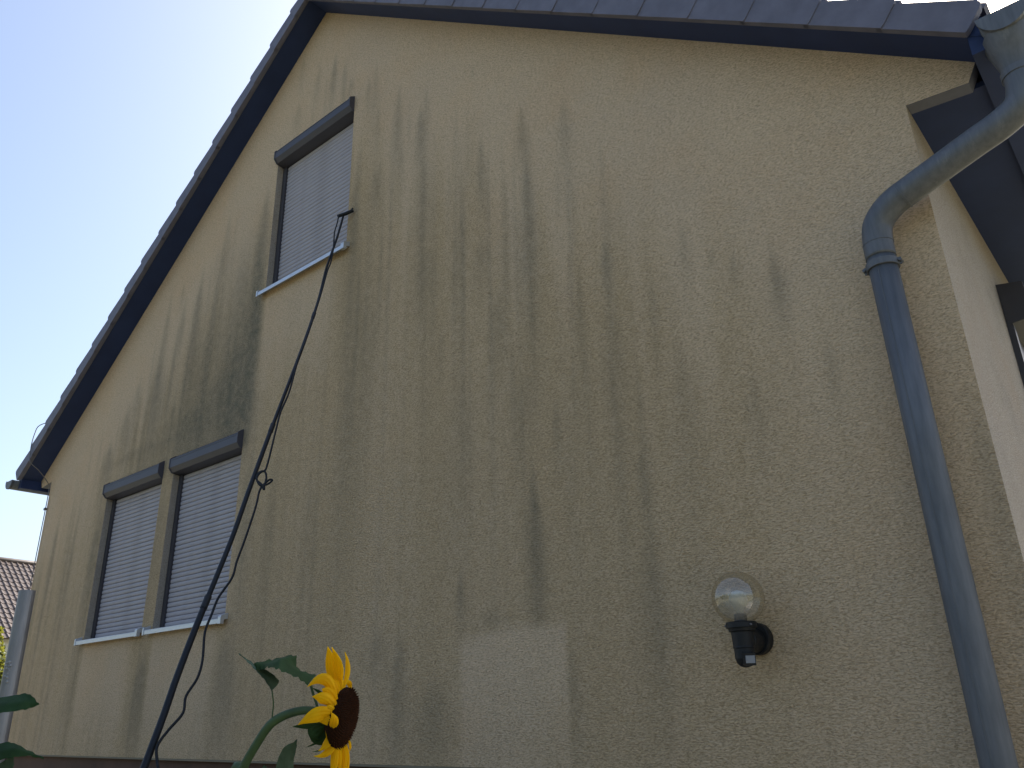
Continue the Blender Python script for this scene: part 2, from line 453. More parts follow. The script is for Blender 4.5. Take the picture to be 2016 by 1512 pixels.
def stains(X, Z):
    """grime and algae amounts on the facade: run-off streaks that start at points and widen downwards"""
    r = np.random.default_rng(3)
    def noise1(x, step):
        k = np.arange(-10.5, 1.0, step)
        v = r.random(len(k))
        return np.interp(x, k, v)
    depth = (ZP - K * np.abs(X - XC)) - Z
    front = 0.35 + 0.75 * noise1(X, 0.33) + 0.55 * noise1(X, 0.11) + 0.35 * noise1(X, 0.045)
    g = smoothstep(0.0, 1.3, depth - front + 0.25) * (0.62 + 0.22 * noise1(X, 0.07)) * (0.75 + 0.5 * noise1(X, 0.4))
    g *= 1 - 0.55 * smoothstep(-1.7, -0.9, X)
    g += 0.15 * smoothstep(0.2, 1.6, depth)
    a = np.zeros_like(X)
    for x, zt, zb, w, s in STREAKS:
        s = s * 0.72
        L = max(zt - zb, 0.05)
        t = (zt - Z) / L
        wob = 0.10 * w * np.sin(Z * 5 + x * 31)
        ww = w * (0.45 + 1.0 * smoothstep(0, 0.6, t))
        lat = np.exp(-((X - x - wob) / ww) ** 2 * 1.1)
        ln = smoothstep(-0.05, 0.05 + 0.16 / (L + 0.5) + 0.12, t) * (1 - 0.8 * smoothstep(0.45, 1.35, t)) * (1 - smoothstep(1.2, 1.7, t))
        a = 1 - (1 - a) * (1 - np.clip(s * lat * ln, 0, 1))
    # thin secondary runs everywhere below the run-off fronts
    thin = smoothstep(0.62, 0.95, noise1(X, 0.035)) * smoothstep(0.0, 0.5, depth - front) * (0.18 + 0.15 * noise1(X, 0.25))
    side = 0.40 + 0.25 * smoothstep(-3.6, -6.5, X)
    side = side * (1 - 0.85 * smoothstep(-2.4, -1.5, X))
    a = 1 - (1 - a) * (1 - thin * side)
    # algae field between the attic window and the lower pair
    fld = smoothstep(0.7, 2.6, depth) * smoothstep(-7.9, -6.2, X) * (1 - smoothstep(-5.31, -5.23, X)) * smoothstep(3.3, 3.62, Z) * (0.35 + 0.5 * noise1(X, 0.09))
    a = 1 - (1 - a) * (1 - 0.50 * fld)
    # rain shadow below the sills and between
    for x0, x1, z in WIN:
        sh = smoothstep(x0 - 0.02, x0 + 0.06, X) * (1 - smoothstep(x1 - 0.25, x1 + 0.02, X)) * (Z < z) * (1 - smoothstep(0.25, 1.3, z - Z))
        g *= 1 - 0.75 * sh
        a *= 1 - 0.85 * sh
    # trial patch someone washed, bottom middle
    top = 1.955 + 0.035 * smoothstep(-3.0, -2.72, X)
    p = smoothstep(-3.08, -3.02, X) * (1 - smoothstep(-2.385, -2.345, X)) * (1 - smoothstep(-0.03, 0.01, Z - top)) * (0.55 + 0.45 * smoothstep(1.35, 1.85, Z))
    g *= 1 - 0.85 * p
    a *= 1 - 0.9 * p
    return np.clip(g, 0, 1), np.clip(a, 0, 1)

xs = list(np.arange(XL, XR, 0.016)) + [XR]
zl = list(np.arange(ZB, ZP + 0.05, 0.04))
for x0, x1, z in WIN:
    xs += [x0, x1]
    zl += [z, z + WH]
def dedupe(l, keep):
    l = sorted(set(round(v, 4) for v in l))
    keep = set(round(v, 4) for v in keep)
    out = []
    for v in l:
        if out and v - out[-1] < 0.006:
            if v in keep:
                out[-1] = v
            continue
        out.append(v)
    return out
kx = [XL, XR] + [w[0] for w in WIN] + [w[1] for w in WIN]
kz = [ZB] + [w[2] for w in WIN] + [w[2] + WH for w in WIN]
xs = np.array(dedupe(xs, kx)); zl = np.array(dedupe(zl, kz))
nx, nz = len(xs), len(zl)
GX, GZ = np.meshgrid(xs, zl, indexing='ij')
idx = -np.ones((nx, nz), int)
V, F = [], []
def vid(i, j):
    if idx[i, j] < 0:
        idx[i, j] = len(V)
        V.append((xs[i], 0.0, zl[j]))
    return int(idx[i, j])
for i in range(nx - 1):
    xm = (xs[i] + xs[i + 1]) / 2
    lim = zs(xm) + 0.03
    for j in range(nz - 1):
        if zl[j] > lim:
            break
        zm = (zl[j] + zl[j + 1]) / 2
        if any(x0 < xm < x1 and z < zm < z + WH for x0, x1, z in WIN):
            continue
        F.append((vid(i, j), vid(i + 1, j), vid(i + 1, j + 1), vid(i, j + 1)))
facade = obj('facade', V, F, 'plaster', house)
g, a = stains(np.array([v[0] for v in V]), np.array([v[2] for v in V]))
for nm, arr in (('grime', g), ('algae', a)):
    at = facade.data.attributes.new(nm, 'FLOAT', 'POINT')
    at.data.foreach_set('value', arr.astype(np.float32))
tag(facade, 'beige scraped plaster gable wall with dark green-grey algae streaks')

# reveals round the openings, bottom edge of the render, plinth, other walls
for x0, x1, z in WIN:
    d = 0.12
    z1 = z + WH
    v = [(x0, 0, z), (x0, d, z), (x0, d, z1), (x0, 0, z1), (x1, 0, z), (x1, d, z), (x1, d, z1), (x1, 0, z1)]
    obj('window_reveal', v, [(0, 1, 2, 3), (4, 7, 6, 5), (3, 2, 6, 7), (0, 4, 5, 1)], 'plaster_plain', house)
obj('drip_edge', *box(XL, XR, 0.0015, 0.05, ZB - 0.012, ZB - 0.0005), 'drip', house)
obj('plinth', *box(XL + 0.03, XR - 0.03, 0.045, 0.3, 0, ZB - 0.013), 'plinth', house)
obj('side_wall', [(XR, 0, ZB), (XR, BACK, ZB), (XR, BACK, 4.3), (XR, 0, 4.3), (XR - 0.04, 0.05, 0), (XR - 0.04, BACK, 0), (XR - 0.04, BACK, ZB), (XR - 0.04, 0.05, ZB)],
    [(0, 1, 2, 3), (4, 5, 6, 7)], 'plaster_plain', house)
obj('side_wall', [(XL, 0, 0), (XL, BACK, 0), (XL, BACK, 4.3), (XL, 0, 4.3)], [(3, 2, 1, 0)], 'plaster_plain', house)
obj('back_wall', [(XL, BACK, 0), (XR, BACK, 0), (XR, BACK, 4.2), (XC, BACK, 7.5), (XL, BACK, 4.2)], [(0, 1, 2, 3, 4)], 'plaster_plain', house)

# roof: boarded slab per side, tiles on it
OV = 0.20
XE = 4.60                                  # half span to the eave edge
for s in (1, -1):
    prof = [(XC, ZP), (XC + s * XE, ZP - K * XE), (XC + s * XE, ZP - K * XE + 0.10), (XC, ZP + 0.10)]
    if s < 0:
        prof = prof[::-1]
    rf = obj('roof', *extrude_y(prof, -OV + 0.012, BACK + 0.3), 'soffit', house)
    tag(rf, 'dark boarded roof slope with anthracite verge tiles')
    # thin drip moulding along the outer soffit edge
    c, sn = 1 / math.sqrt(1 + K * K), K / math.sqrt(1 + K * K)
    def sl(d, n, s=s):                       # distance down the slope from the eave end upward, normal offset
        return (XC + s * (4.54 - d * c) + s * n * sn, ZP - K * (4.54 - d * c) + n * c)
    LEN = 4.54 / c
    pr = [sl(0.02, -0.009), sl(LEN, -0.009), sl(LEN, 0.03), sl(0.02, 0.03)]
    if s > 0:
        pr = pr[::-1]
    obj('verge_moulding', *extrude_y(pr, -OV + 0.002, -OV + 0.0118), 'fascia', rf)
    # verge tiles, each an angle piece whose lower end rides over the next one down
    PT = 0.3446
    nt = 17
    lift = 0.027
    for t in range(nt):
        d0 = t * PT
        d1 = min(d0 + PT + 0.03, LEN - 0.012)
        if d1 - d0 < 0.06:
            continue
        j = random.uniform(-0.002, 0.002)
        n0, n1 = lift + j, j                # lower end lifted
        Hh = 0.094
        v = []
        # flap outline (side seen from the garden), with rounded lower nose
        f_out = [sl(d0 + 0.004, -0.016), sl(d1, -0.016), sl(d1, Hh + n1), sl(d0 + 0.025, Hh + n0), sl(d0 + 0.006, Hh - 0.010 + n0), sl(d0, Hh - 0.03 + n0), sl(d0, 0.0)]
        y0 = -0.226 - 0.0035 * (1) + random.uniform(-0.001, 0.001)
        if s > 0:
            f_out = f_out[::-1]
        # nearer (lower) end stands proud of the tile below
        pv, pf = extrude_y(f_out, y0, -OV - 0.002)
        t_out = [sl(d0, Hh - 0.012 + n0), sl(d1, Hh - 0.012 + n1), sl(d1, Hh + 0.010 + n1), sl(d0, Hh + 0.010 + n0)]
        if s > 0:
            t_out = t_out[::-1]
        qv, qf = extrude_y(t_out, -OV - 0.0018, 0.12)
        # taper the flap: lower end proud
        def prox(x):
            return 1 - min(1, max(0, ((4.54 - s * (x - XC)) / c - d0) / (d1 - d0)))
        pv = [(x, y - (0.006 * prox(x) if y < -OV - 0.01 else 0), z) for x, y, z in pv]
        obj('verge_tile', *merge((pv, pf), (qv, qf)), 'tile', rf)
    # courses of field tiles behind the verge (seen from no garden standpoint singly): one stepped sheet
    fv, ff = [], []
    for t in range(nt):
        d0, d1 = t * PT, min((t + 1) * PT, LEN)
        o = len(fv)
        for (d, n) in ((d0, 0.112), (d1, 0.098)):
            x, z = sl(d, n)
            fv += [(x, 0.121, z), (x, BACK + 0.3, z)]
        x, z = sl(d0, 0.08)
        fv += [(x, 0.121, z), (x, BACK + 0.3, z)]
        ff += [(o, o + 1, o + 3, o + 2), (o, o + 4, o + 5, o + 1)]
    tag(obj('field_tiles', fv, ff, 'tile', rf), kind='stuff')
ridge = tube([(XC, -0.24, ZP + 0.155), (XC, BACK, ZP + 0.155)], 0.095, 12)
obj('ridge_tile', *ridge, 'tile', house, smooth=True)

# boxed eaves with plastered gable return, on both corners
for s, xw in ((1, XR), (-1, XL)):
    X = lambda q: XC + s * q
    h = abs(xw - XC)
    prof = [(X(h + 0.0005), 3.925), (X(4.475), 3.903), (X(4.518), 3.985), (X(4.518), zs(X(4.518)) + 0.02), (X(h + 0.0005), zs(xw) + 0.02)]
    if s < 0:
        prof = prof[::-1]
    er = obj('eave_return', *extrude_y(prof, 0.0, 0.075), 'plaster', house)
    er.data.materials.append(M['return_edge'])
    for p_ in er.data.polygons:
        if abs(p_.normal.y) < 0.5:
            p_.material_index = 1
    prof = [(X(h - 0.001), 3.93), (X(4.60), 3.91), (X(4.60), 3.935), (X(h - 0.001), 3.955)]
    if s < 0:
        prof = prof[::-1]
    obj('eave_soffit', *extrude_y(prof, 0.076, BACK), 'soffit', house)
    prof = [(X(4.525), 3.88), (X(4.60), 3.88), (X(4.60), zs(X(4.6)) + 0.05), (X(4.525), zs(X(4.525)) - 0.002)]
    if s < 0:
        prof = prof[::-1]
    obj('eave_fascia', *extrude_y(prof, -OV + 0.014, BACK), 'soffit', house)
    # half-round gutter with rolled bead and end cap
    cx, cz, gr = X(4.652), 3.962, 0.082
    y0, y1 = -0.262, BACK
    gu_v, gu_f = [], []
    N = 16
    for y in (y0, y1):
        for rr in (gr, gr - 0.003):
            for k in range(N + 1):
                w = math.pi + math.pi * k / N
                gu_v.append((cx + rr * math.cos(w), y, cz + rr * math.sin(w)))
    m_ = N + 1
    for k in range(N):
        gu_f.append((k, k + 1, 2 * m_ + k + 1, 2 * m_ + k))
        gu_f.append((m_ + k + 1, m_ + k, 3 * m_ + k, 3 * m_ + k + 1))
        gu_f.append((k + 1, k, m_ + k, m_ + k + 1))
    gut = obj('gutter', gu_v, gu_f, 'zinc', house, smooth=True)
    tag(gut, 'half-round zinc gutter')
    ev = [(cx + (gr + 0.004) * math.cos(math.pi + math.pi * k / N), y, cz + (gr + 0.004) * math.sin(math.pi + math.pi * k / N)) for y in (y0 - 0.004, y0 + 0.012) for k in range(m_)]
    ef = [tuple(range(m_))] + [tuple(range(m_, 2 * m_))[::-1]] + [(k + 1, k, m_ + k, m_ + k + 1) for k in range(N)] + [(0, N, m_ + N, m_)]
    obj('end_cap', ev, ef, 'zinc', gut)
    obj('rolled_bead', *tube([(cx + s * gr, y0, cz + 0.004), (cx + s * gr, y1, cz + 0.004)], 0.009, 10), 'zinc', gut, smooth=True)

# downpipe at the right corner: outlet funnel, swan neck, straight run with clamp
PR = 0.054
outlet_v, outlet_f = [], []
segs = 28
rings = [(0.086, 0.115, 3.905, -0.150), (0.084, 0.112, 3.885, -0.150), (0.070, 0.085, 3.83, -0.150), (0.057, 0.060, 3.775, -0.150), (0.0565, 0.0565, 3.735, -0.150)]
for ax, ay, z, yc in rings:
    for k in range(segs):
        w = 2 * math.pi * k / segs
        outlet_v.append((-0.043 + ax * math.cos(w), yc + ay * math.sin(w), z))
for i in range(len(rings) - 1):
    for k in range(segs):
        outlet_f.append((i * segs + k, (i + 1) * segs + k, (i + 1) * segs + (k + 1) % segs, i * segs + (k + 1) % segs))
path = smooth_path([(-0.044, -0.15, 3.745), (-0.046, -0.15, 3.68), (-0.072, -0.147, 3.612), (-0.145, -0.141, 3.570), (-0.236, -0.135, 3.542), (-0.36, -0.125, 3.503), (-0.478, -0.115, 3.466),
                    (-0.575, -0.108, 3.430), (-0.636, -0.103, 3.372), (-0.653, -0.1, 3.30), (-0.655, -0.1, 3.22)], 7)
dp = obj('downpipe', *tube(path, PR + 0.003, 28), 'zinc', house, smooth=True)
tag(dp, 'weathered zinc downpipe with swan neck')
obj('outlet_funnel', outlet_v, outlet_f, 'zinc', dp, smooth=True)
obj('straight_pipe', *tube([(-0.655, -0.1, 3.225), (-0.650, -0.1, 2.4), (-0.645, -0.1, 1.3), (-0.645, -0.1, 0.05)], PR, 28), 'zinc', dp, smooth=True)
def ring(c, dirv, r, h):
    d = Vector(dirv).normalized()
    c = Vector(c)
    return tube([c - d * h / 2, c - d * h / 2.2, c + d * h / 2.2, c + d * h / 2], [r * 0.97, r, r, r * 0.97], 28)
obj('seam_ring', *ring((-0.044, -0.15, 3.74), (0, 0, 1), PR + 0.007, 0.03), 'zinc', dp, smooth=False)
obj('seam_ring', *ring((-0.654, -0.1, 3.285), (0.0, 0, 1), PR + 0.0045, 0.008), 'zinc', dp)
obj('seam_ring', *ring((-0.525, -0.1117, 3.4495), (-0.95, 0.07, -0.34), PR + 0.0045, 0.008), 'zinc', dp)
cl = merge(ring((-0.655, -0.1, 3.185), (0, 0, 1), PR + 0.008, 0.03), tube([(-0.655, -0.05, 3.185), (-0.655, 0.01, 3.185)], 0.006, 8))
obj('seam_line', *tube([(-0.662, -0.1545, 3.16), (-0.652, -0.1545, 1.3), (-0.652, -0.1545, 0.06)], 0.0016, 6), 'zinc', dp)
clamp = obj('pipe_clamp', *cl, 'zinc', dp)
for sx in (-1, 1):
    obj('clamp_lug', *box(-0.655 + sx * 0.060 - 0.010, -0.655 + sx * 0.060 + 0.010, -0.104, -0.096, 3.170, 3.200), 'zinc', clamp)
    obj('clamp_screw', *tube([(-0.655 + sx * 0.068, -0.118, 3.185), (-0.655 + sx * 0.068, -0.085, 3.185)], 0.0065, 10), 'zinc', clamp)

# left corner downpipe on the far side wall
dpl = obj('downpipe', *tube(smooth_path([(-9.34, 0.25, 3.88), (-9.33, 0.22, 3.75), (-9.05, 0.10, 3.55), (-8.995, 0.07, 3.4), (-8.99, 0.07, 2.0), (-8.99, 0.07, 0.05)], 6), 0.043, 16), 'zinc', house, smooth=True)
tag(dpl, 'zinc downpipe behind the far left corner')

# roller shutters and sills
NS, PITCH = 33, 0.0372
sl_prof = [(0.0, 0.0015), (-0.0035, 0.004), (-0.0065, 0.011), (-0.0075, 0.019), (-0.0065, 0.027), (-0.0035, 0.034), (0.0, 0.0366), (0.004, 0.0362), (0.004, 0.002)]
for wi, (x0, x1, z) in enumerate(WIN):
    e = 0.012
    prof = [(0.10, 1.40), (-0.001, 1.397), (-0.038, 1.372), (-0.045, 1.362), (-0.045, 1.292), (-0.016, 1.256), (0.060, 1.249), (0.10, 1.249)]
    prof = [(y, z + h) for y, h in prof]
    bx = obj('roller_shutter', *extrude_x(prof[::-1], x0 + e, x1 - e), 'shutter_box', house)
    tag(bx, ['left shutter of the lower pair, closed, dark box over grey slats', 'right shutter of the lower pair, closed, crossed by the black pole', 'closed attic shutter with dark box and light grey slats'][wi])
    ep = [(y - 0.004 if y < 0 else y, h + (0.005 if i in (0, 1, 2, 3) else -0.004)) for i, (y, h) in enumerate(prof)]
    for q0, q1 in ((x0 + 0.001, x0 + e), (x1 - e, x1 - 0.001)):
        obj('end_plate', *extrude_x(ep[::-1], q0, q1), 'shutter_box', bx)
    obj('cover_seam', *box(x0 + e + 0.004, x1 - e - 0.004, -0.0475, -0.0452, z + 1.352, z + 1.358), 'rail', bx)
    for q0, q1 in ((x0 + 0.001, x0 + 0.050), (x1 - 0.050, x1 - 0.001)):
        obj('guide_rail', *box(q0, q1, 0.055, 0.098, z + 0.012, z + 1.2485), 'rail', bx)
        
    V_, F_ = extrude_x(sl_prof[::-1], 0, x1 - x0 - 0.088)
    sm = mesh('slat', V_, F_)
    sm.materials.append(M['slat'])
    for k in range(NS):
        share('slat', sm, bx, (x0 + 0.044, 0.078 + random.uniform(-0.0006, 0.0006), z + 0.018 + k * PITCH))
    obj('shutter_backing', *box(x0 + 0.01, x1 - 0.01, 0.0985, 0.115, z + 0.005, z + 1.24), 'black', bx)
    sx0, sx1 = x0 - 0.035, x1 + 0.035
    sp = [(0.10, 0.020), (-0.048, -0.002), (-0.052, -0.006), (-0.052, -0.036), (-0.048, -0.036), (-0.046, -0.009), (0.10, 0.012)]
    sill = obj('window_sill', *extrude_x([(y, z + h) for y, h in sp][::-1], sx0, sx1), 'alu', house)
    cp = [(0.0, 0.034), (-0.050, 0.016), (-0.056, 0.006), (-0.056, -0.040), (-0.030, -0.040), (-0.028, -0.012), (0.0, -0.006)]
    for q0, q1 in ((sx0 - 0.012, sx0 + 0.006), (sx1 - 0.030, sx1 + 0.006)):
        obj('end_cap', *extrude_x([(y, z + h) for y, h in cp][::-1], q0, q1), 'alu', sill)

# shutter box on the right-hand side wall
prof = [(XR + 0.0005, 3.62), (XR + 0.115, 3.60), (XR + 0.120, 3.47), (XR + 0.085, 3.40), (XR + 0.0005, 3.39)]
sb = obj('roller_shutter', *extrude_y(prof[::-1], 1.40, 2.75), 'rail', house)
tag(sb, 'dark shutter box on the shaded side wall')
obj('end_plate', *extrude_y([(x + (0.004 if i else 0), zz + (0.004 if i < 2 else -0.004)) for i, (x, zz) in enumerate(prof)][::-1], 1.38, 1.40), 'rail', sb)
obj('guide_rail', *box(XR + 0.0005, XR + 0.03, 1.38, 1.44, 2.2, 3.386), 'rail', sb)
obj('guide_rail', *box(XR + 0.0005, XR + 0.03, 2.70, 2.75, 2.2, 3.386), 'rail', sb)
obj('shutter_curtain', *box(XR + 0.0005, XR + 0.012, 1.44, 2.70, 2.2, 3.386), 'rail', sb)

# ------------------------------------------------------------------ lightning conductor wire at the left verge
wire = smooth_path([(-8.74, -0.16, 4.50), (-8.83, -0.2, 4.50), (-8.90, -0.24, 4.47), (-8.93, -0.25, 4.40), (-8.96, -0.25, 4.28), (-8.945, -0.245, 4.13), (-8.92, -0.23, 4.075), (-8.90, -0.14, 4.00), (-8.90, -0.03, 3.88), (-8.905, -0.018, 3.80), (-8.91, -0.018, 3.3), (-8.915, -0.018, 2.4), (-8.915, -0.018, 1.3), (-8.915, -0.018, 0.0)], 6)
lw = obj('lightning_wire', *tube(wire, 0.0045, 8), 'wire', smooth=True)
tag(lw, 'thin grey lightning wire bent over the far left verge and down the corner', 'wire')
for zz in (3.63, 2.6, 1.6):
    obj('wire_holder', *merge(box(-8.925, -8.893, -0.030, -0.010, zz - 0.012, zz + 0.012), tube([(-8.909, -0.012, zz), (-8.909, 0.01, zz)], 0.006, 8)), 'wire', lw)

# ------------------------------------------------------------------ wall lamp
LX, LY = -1.415, -0.15
lamp = root('wall_lamp', (LX, 0, 1.70), 'black wall lamp with smoked glass globe and motion sensor on the plaster', 'lamp')
obj('wall_plate', *lathe([(0.058, -0.045), (0.062, -0.038), (0.062, -0.004), (0.060, -0.0005)], (-1.418, 0, 1.834), 36, 'y'), 'black', lamp, smooth=False)
obj('arm', *tube(smooth_path([(-1.418, -0.04, 1.825), (-1.417, -0.10, 1.825), (-1.416, -0.13, 1.825)], 4), [0.045] * 4 + [0.043] * 4 + [0.040], 24), 'black', lamp, smooth=True)
body = [(0.006, -0.148), (0.022, -0.143), (0.033, -0.132), (0.038, -0.116), (0.0385, -0.080), (0.0415, -0.078), (0.0415, -0.074), (0.0405, -0.072), (0.043, -0.020), (0.050, -0.016), (0.052, -0.006), (0.0585, -0.004), (0.0585, 0.014), (0.055, 0.018), (0.03, 0.018)]
bd = obj('body', *lathe(body, (LX, LY, 1.873), 36), 'black', lamp, smooth=False)
for k in range(3):
    w = R(-150 + 120 * k)
    obj('fixing_screw', *tube([(LX + 0.057 * math.cos(w), LY + 0.057 * math.sin(w), 1.878), (LX + 0.063 * math.cos(w), LY + 0.063 * math.sin(w), 1.878)], 0.004, 8), 'socket', bd)
# sensor head, turned to the right and a little down
sv, sf = box(-0.021, 0.021, -0.030, 0.006, -0.022, 0.022)
q = Matrix.Rotation(R(38), 3, 'Z') @ Matrix.Rotation(R(8), 3, 'X')
sc = Vector((LX + 0.022, LY - 0.024, 1.755))
hd = obj('sensor_head', [q @ Vector(v) + sc for v in sv], sf, 'black', bd)
sv, sf = box(-0.017, 0.017, -0.0335, -0.0302, -0.013, 0.014)
obj('sensor_lens', [q @ Vector(v) + sc for v in sv], sf, 'lens', hd)
gl = []
GR, GC = 0.101, 1.982
for k in range(25):
    w = -math.pi / 2 + math.pi * k / 24
    if GR * math.sin(w) < -0.092:
        continue
    gl.append((max(GR * math.cos(w), 0.0005), GR * math.sin(w)))
gb = obj('globe', *lathe(gl, (LX, LY, GC), 48, cap=False), 'globe', lamp, smooth=True)
obj('frosted_diffuser', *lathe([(0.040, -0.078), (0.062, -0.062), (0.076, -0.040), (0.080, -0.018), (0.074, -0.004), (0.050, 0.006), (0.038, 0.016)], (LX, LY, GC), 32, cap=False), 'frost', lamp, smooth=True)
obj('lamp_socket', *lathe([(0.022, 0.0), (0.024, 0.004), (0.024, 0.026), (0.020, 0.030)], (LX, LY, 1.892), 24), 'socket', lamp)
obj('bulb', *lathe([(0.013, 0.0), (0.015, 0.012), (0.028, 0.03), (0.036, 0.05), (0.033, 0.068), (0.022, 0.082), (0.004, 0.088)], (LX, LY, 1.9225), 24), 'bulb', lamp, smooth=True)

# ------------------------------------------------------------------ telescopic pole with hose
PP = [(-2.762, -1.775, 1.456), (-2.861, -1.656, 1.703), (-2.949, -1.543, 1.932), (-3.078, -1.363, 2.283), (-3.188, -1.23, 2.559), (-3.334, -1.049, 2.929), (-3.573, -0.742, 3.55), (-3.75, -0.536, 3.982), (-3.903, -0.384, 4.326), (-4.004, -0.264, 4.577), (-4.079, -0.177, 4.759), (-4.198, -0.05, 5.037)]
d0 = (Vector(PP[0]) - Vector(PP[3])).normalized()
foot = Vector(PP[0]) + d0 * (PP[0][2] / -d0.z)
PP = [tuple(foot)] + PP
tp = root('telescopic_pole', (foot.x, foot.y, 0), 'long black telescopic cleaning pole leaning up to the attic shutter', 'pole')
pts = smooth_path(PP, 6)
lens = [0.0]
for i in range(1, len(pts)):
    lens.append(lens[-1] + (pts[i] - pts[i - 1]).length)
tot = lens[-1]
def along(u):
    l = u * tot
    for i in range(1, len(pts)):
        if lens[i] >= l or i == len(pts) - 1:
            f_ = (l - lens[i - 1]) / max(1e-6, lens[i] - lens[i - 1])
            return pts[i - 1].lerp(pts[i], min(1.0, max(0.0, f_)))
secs = [(0.0, 0.40, 0.0122), (0.385, 0.58, 0.0104), (0.565, 0.76, 0.0090), (0.745, 1.0, 0.0078)]
for a_, b_, r_ in secs:
    sp_ = [along(a_ + (b_ - a_) * k / 40) for k in range(41)]
    obj('pole_section', *tube(sp_, r_, 14), 'pole', tp, smooth=True)
    if a_ > 0:
        c0, c1 = along(a_ + 0.010), along(a_ + 0.020)
        obj('clamp_collar', *tube([c0, c1], r_ + 0.0032, 14), 'black', tp)
T = Vector(PP[-1])
hb = obj('brush_bar', *tube([T + Vector((-0.035, -0.025, 0.0)), T + Vector((0.02, 0.005, 0.012)), T + Vector((0.075, 0.030, 0.028))], [0.012, 0.014, 0.012], 12), 'black', tp)
obj('nozzle', *tube([T + Vector((0.060, 0.02, 0.024)), T + Vector((0.068, 0.03, 0.05))], 0.007, 8), 'black', hb)

HP = [(-4.219, -0.076, 5.038), (-4.164, -0.127, 4.918), (-4.118, -0.177, 4.81), (-4.065, -0.218, 4.705), (-3.988, -0.275, 4.557), (-3.915, -0.342, 4.398), (-3.872, -0.396, 4.29), (-3.734, -0.542, 3.971), (-3.575, -0.728, 3.58), (-3.521, -0.801, 3.436), (-3.406, -0.919, 3.175), (-3.353, -0.995, 3.028), (-3.307, -1.041, 2.925), (-3.244, -1.1, 2.788), (-3.202, -1.136, 2.701), (-3.186, -1.162, 2.654), (-3.194, -1.179, 2.642), (-3.191, -1.191, 2.624), (-3.179, -1.201, 2.599), (-3.151, -1.199, 2.572), (-3.124, -1.2, 2.543), (-3.134, -1.187, 2.569), (-3.155, -1.17, 2.612), (-3.184, -1.167, 2.644), (-3.198, -1.179, 2.645), (-3.192, -1.196, 2.619), (-3.169, -1.205, 2.584), (-3.148, -1.204, 2.564), (-3.134, -1.187, 2.569), (-3.125, -1.171, 2.579), (-3.127, -1.16, 2.594), (-3.139, -1.168, 2.597), (-3.139, -1.185, 2.577), (-3.14, -1.199, 2.56), (-3.13, -1.218, 2.527), (-3.103, -1.241, 2.473), (-3.071, -1.276, 2.397), (-3.024, -1.333, 2.279), (-2.989, -1.379, 2.188), (-2.957, -1.413, 2.114), (-2.944, -1.47, 2.032), (-2.92, -1.505, 1.965), (-2.893, -1.54, 1.895), (-2.833, -1.572, 1.794), (-2.805, -1.6, 1.731), (-2.794, -1.641, 1.671), (-2.766, -1.661, 1.617), (-2.766, -1.705, 1.566), (-2.761, -1.74, 1.518), (-2.73, -1.75, 1.473), (-2.697, -1.758, 1.43),
      (-2.66, -1.75, 1.2), (-2.60, -1.72, 0.7), (-2.55, -1.75, 0.2), (-2.5, -1.9, 0.02), (-2.2, -2.2, 0.01)]
HP = [Vector(p) + Vector((0.006 * math.sin(i * 1.7), 0, 0)) * (1 if 13 < i < 34 else 0) for i, p in enumerate(HP)]
hose = obj('water_hose', *tube(smooth_path(HP, 5), 0.0048, 8), 'hose', smooth=True)
tag(hose, 'thin black hose looped once and running down beside the telescopic pole', 'hose')

# ------------------------------------------------------------------ galvanised post in the garden
post = root('steel_post', (-2.535, -2.3, 0), 'open galvanised steel post at the left edge in front of the wall', 'post')
pv, pf = [], []
SG = 24
for r_, z_ in ((0.0210, 0.0), (0.0210, 0.9), (0.0210, 1.944), (0.0185, 1.944), (0.0185, 1.5)):
    for k in range(SG):
        w = 2 * math.pi * k / SG
        pv.append((-2.530 - 0.010 * (z_ - 1.5) + r_ * math.cos(w), -2.3 + r_ * math.sin(w), z_))
for i in range(4):
    for k in range(SG):
        pf.append((i * SG + k, i * SG + (k + 1) % SG, (i + 1) * SG + (k + 1) % SG, (i + 1) * SG + k))
obj('tube', pv, pf, 'steel', post, smooth=False)
obj('ground_socket', *lathe([(0.05, 0), (0.05, 0.05), (0.03, 0.07)], (-2.515, -2.3, 0), 16), 'steel', post)
# weld scar on the tube
wv, wf = [], []
for k in range(16):
    a_ = random.gauss(-0.85, 0.18)
    zz = 1.735 + random.gauss(0, 0.012)
    p = Vector((-2.5327 + 0.0209 * math.cos(a_), -2.3 + 0.0209 * math.sin(a_), zz))
    r_ = random.uniform(0.0015, 0.004)
    v_, f_ = lathe([(r_, 0), (r_ * 0.6, r_ * 0.8), (r_ * 0.1, r_)], (0, 0, 0), 7)
    qd = Vector((math.cos(a_), math.sin(a_), 0)).to_track_quat('Z', 'Y')
    wv_, wf_ = [qd @ Vector(x) * Vector((1, 1, 1)).x + p for x in v_], f_
    wv, wf = merge((wv, wf), (wv_, wf_))
obj('weld_scar', wv, wf, 'scar', post)

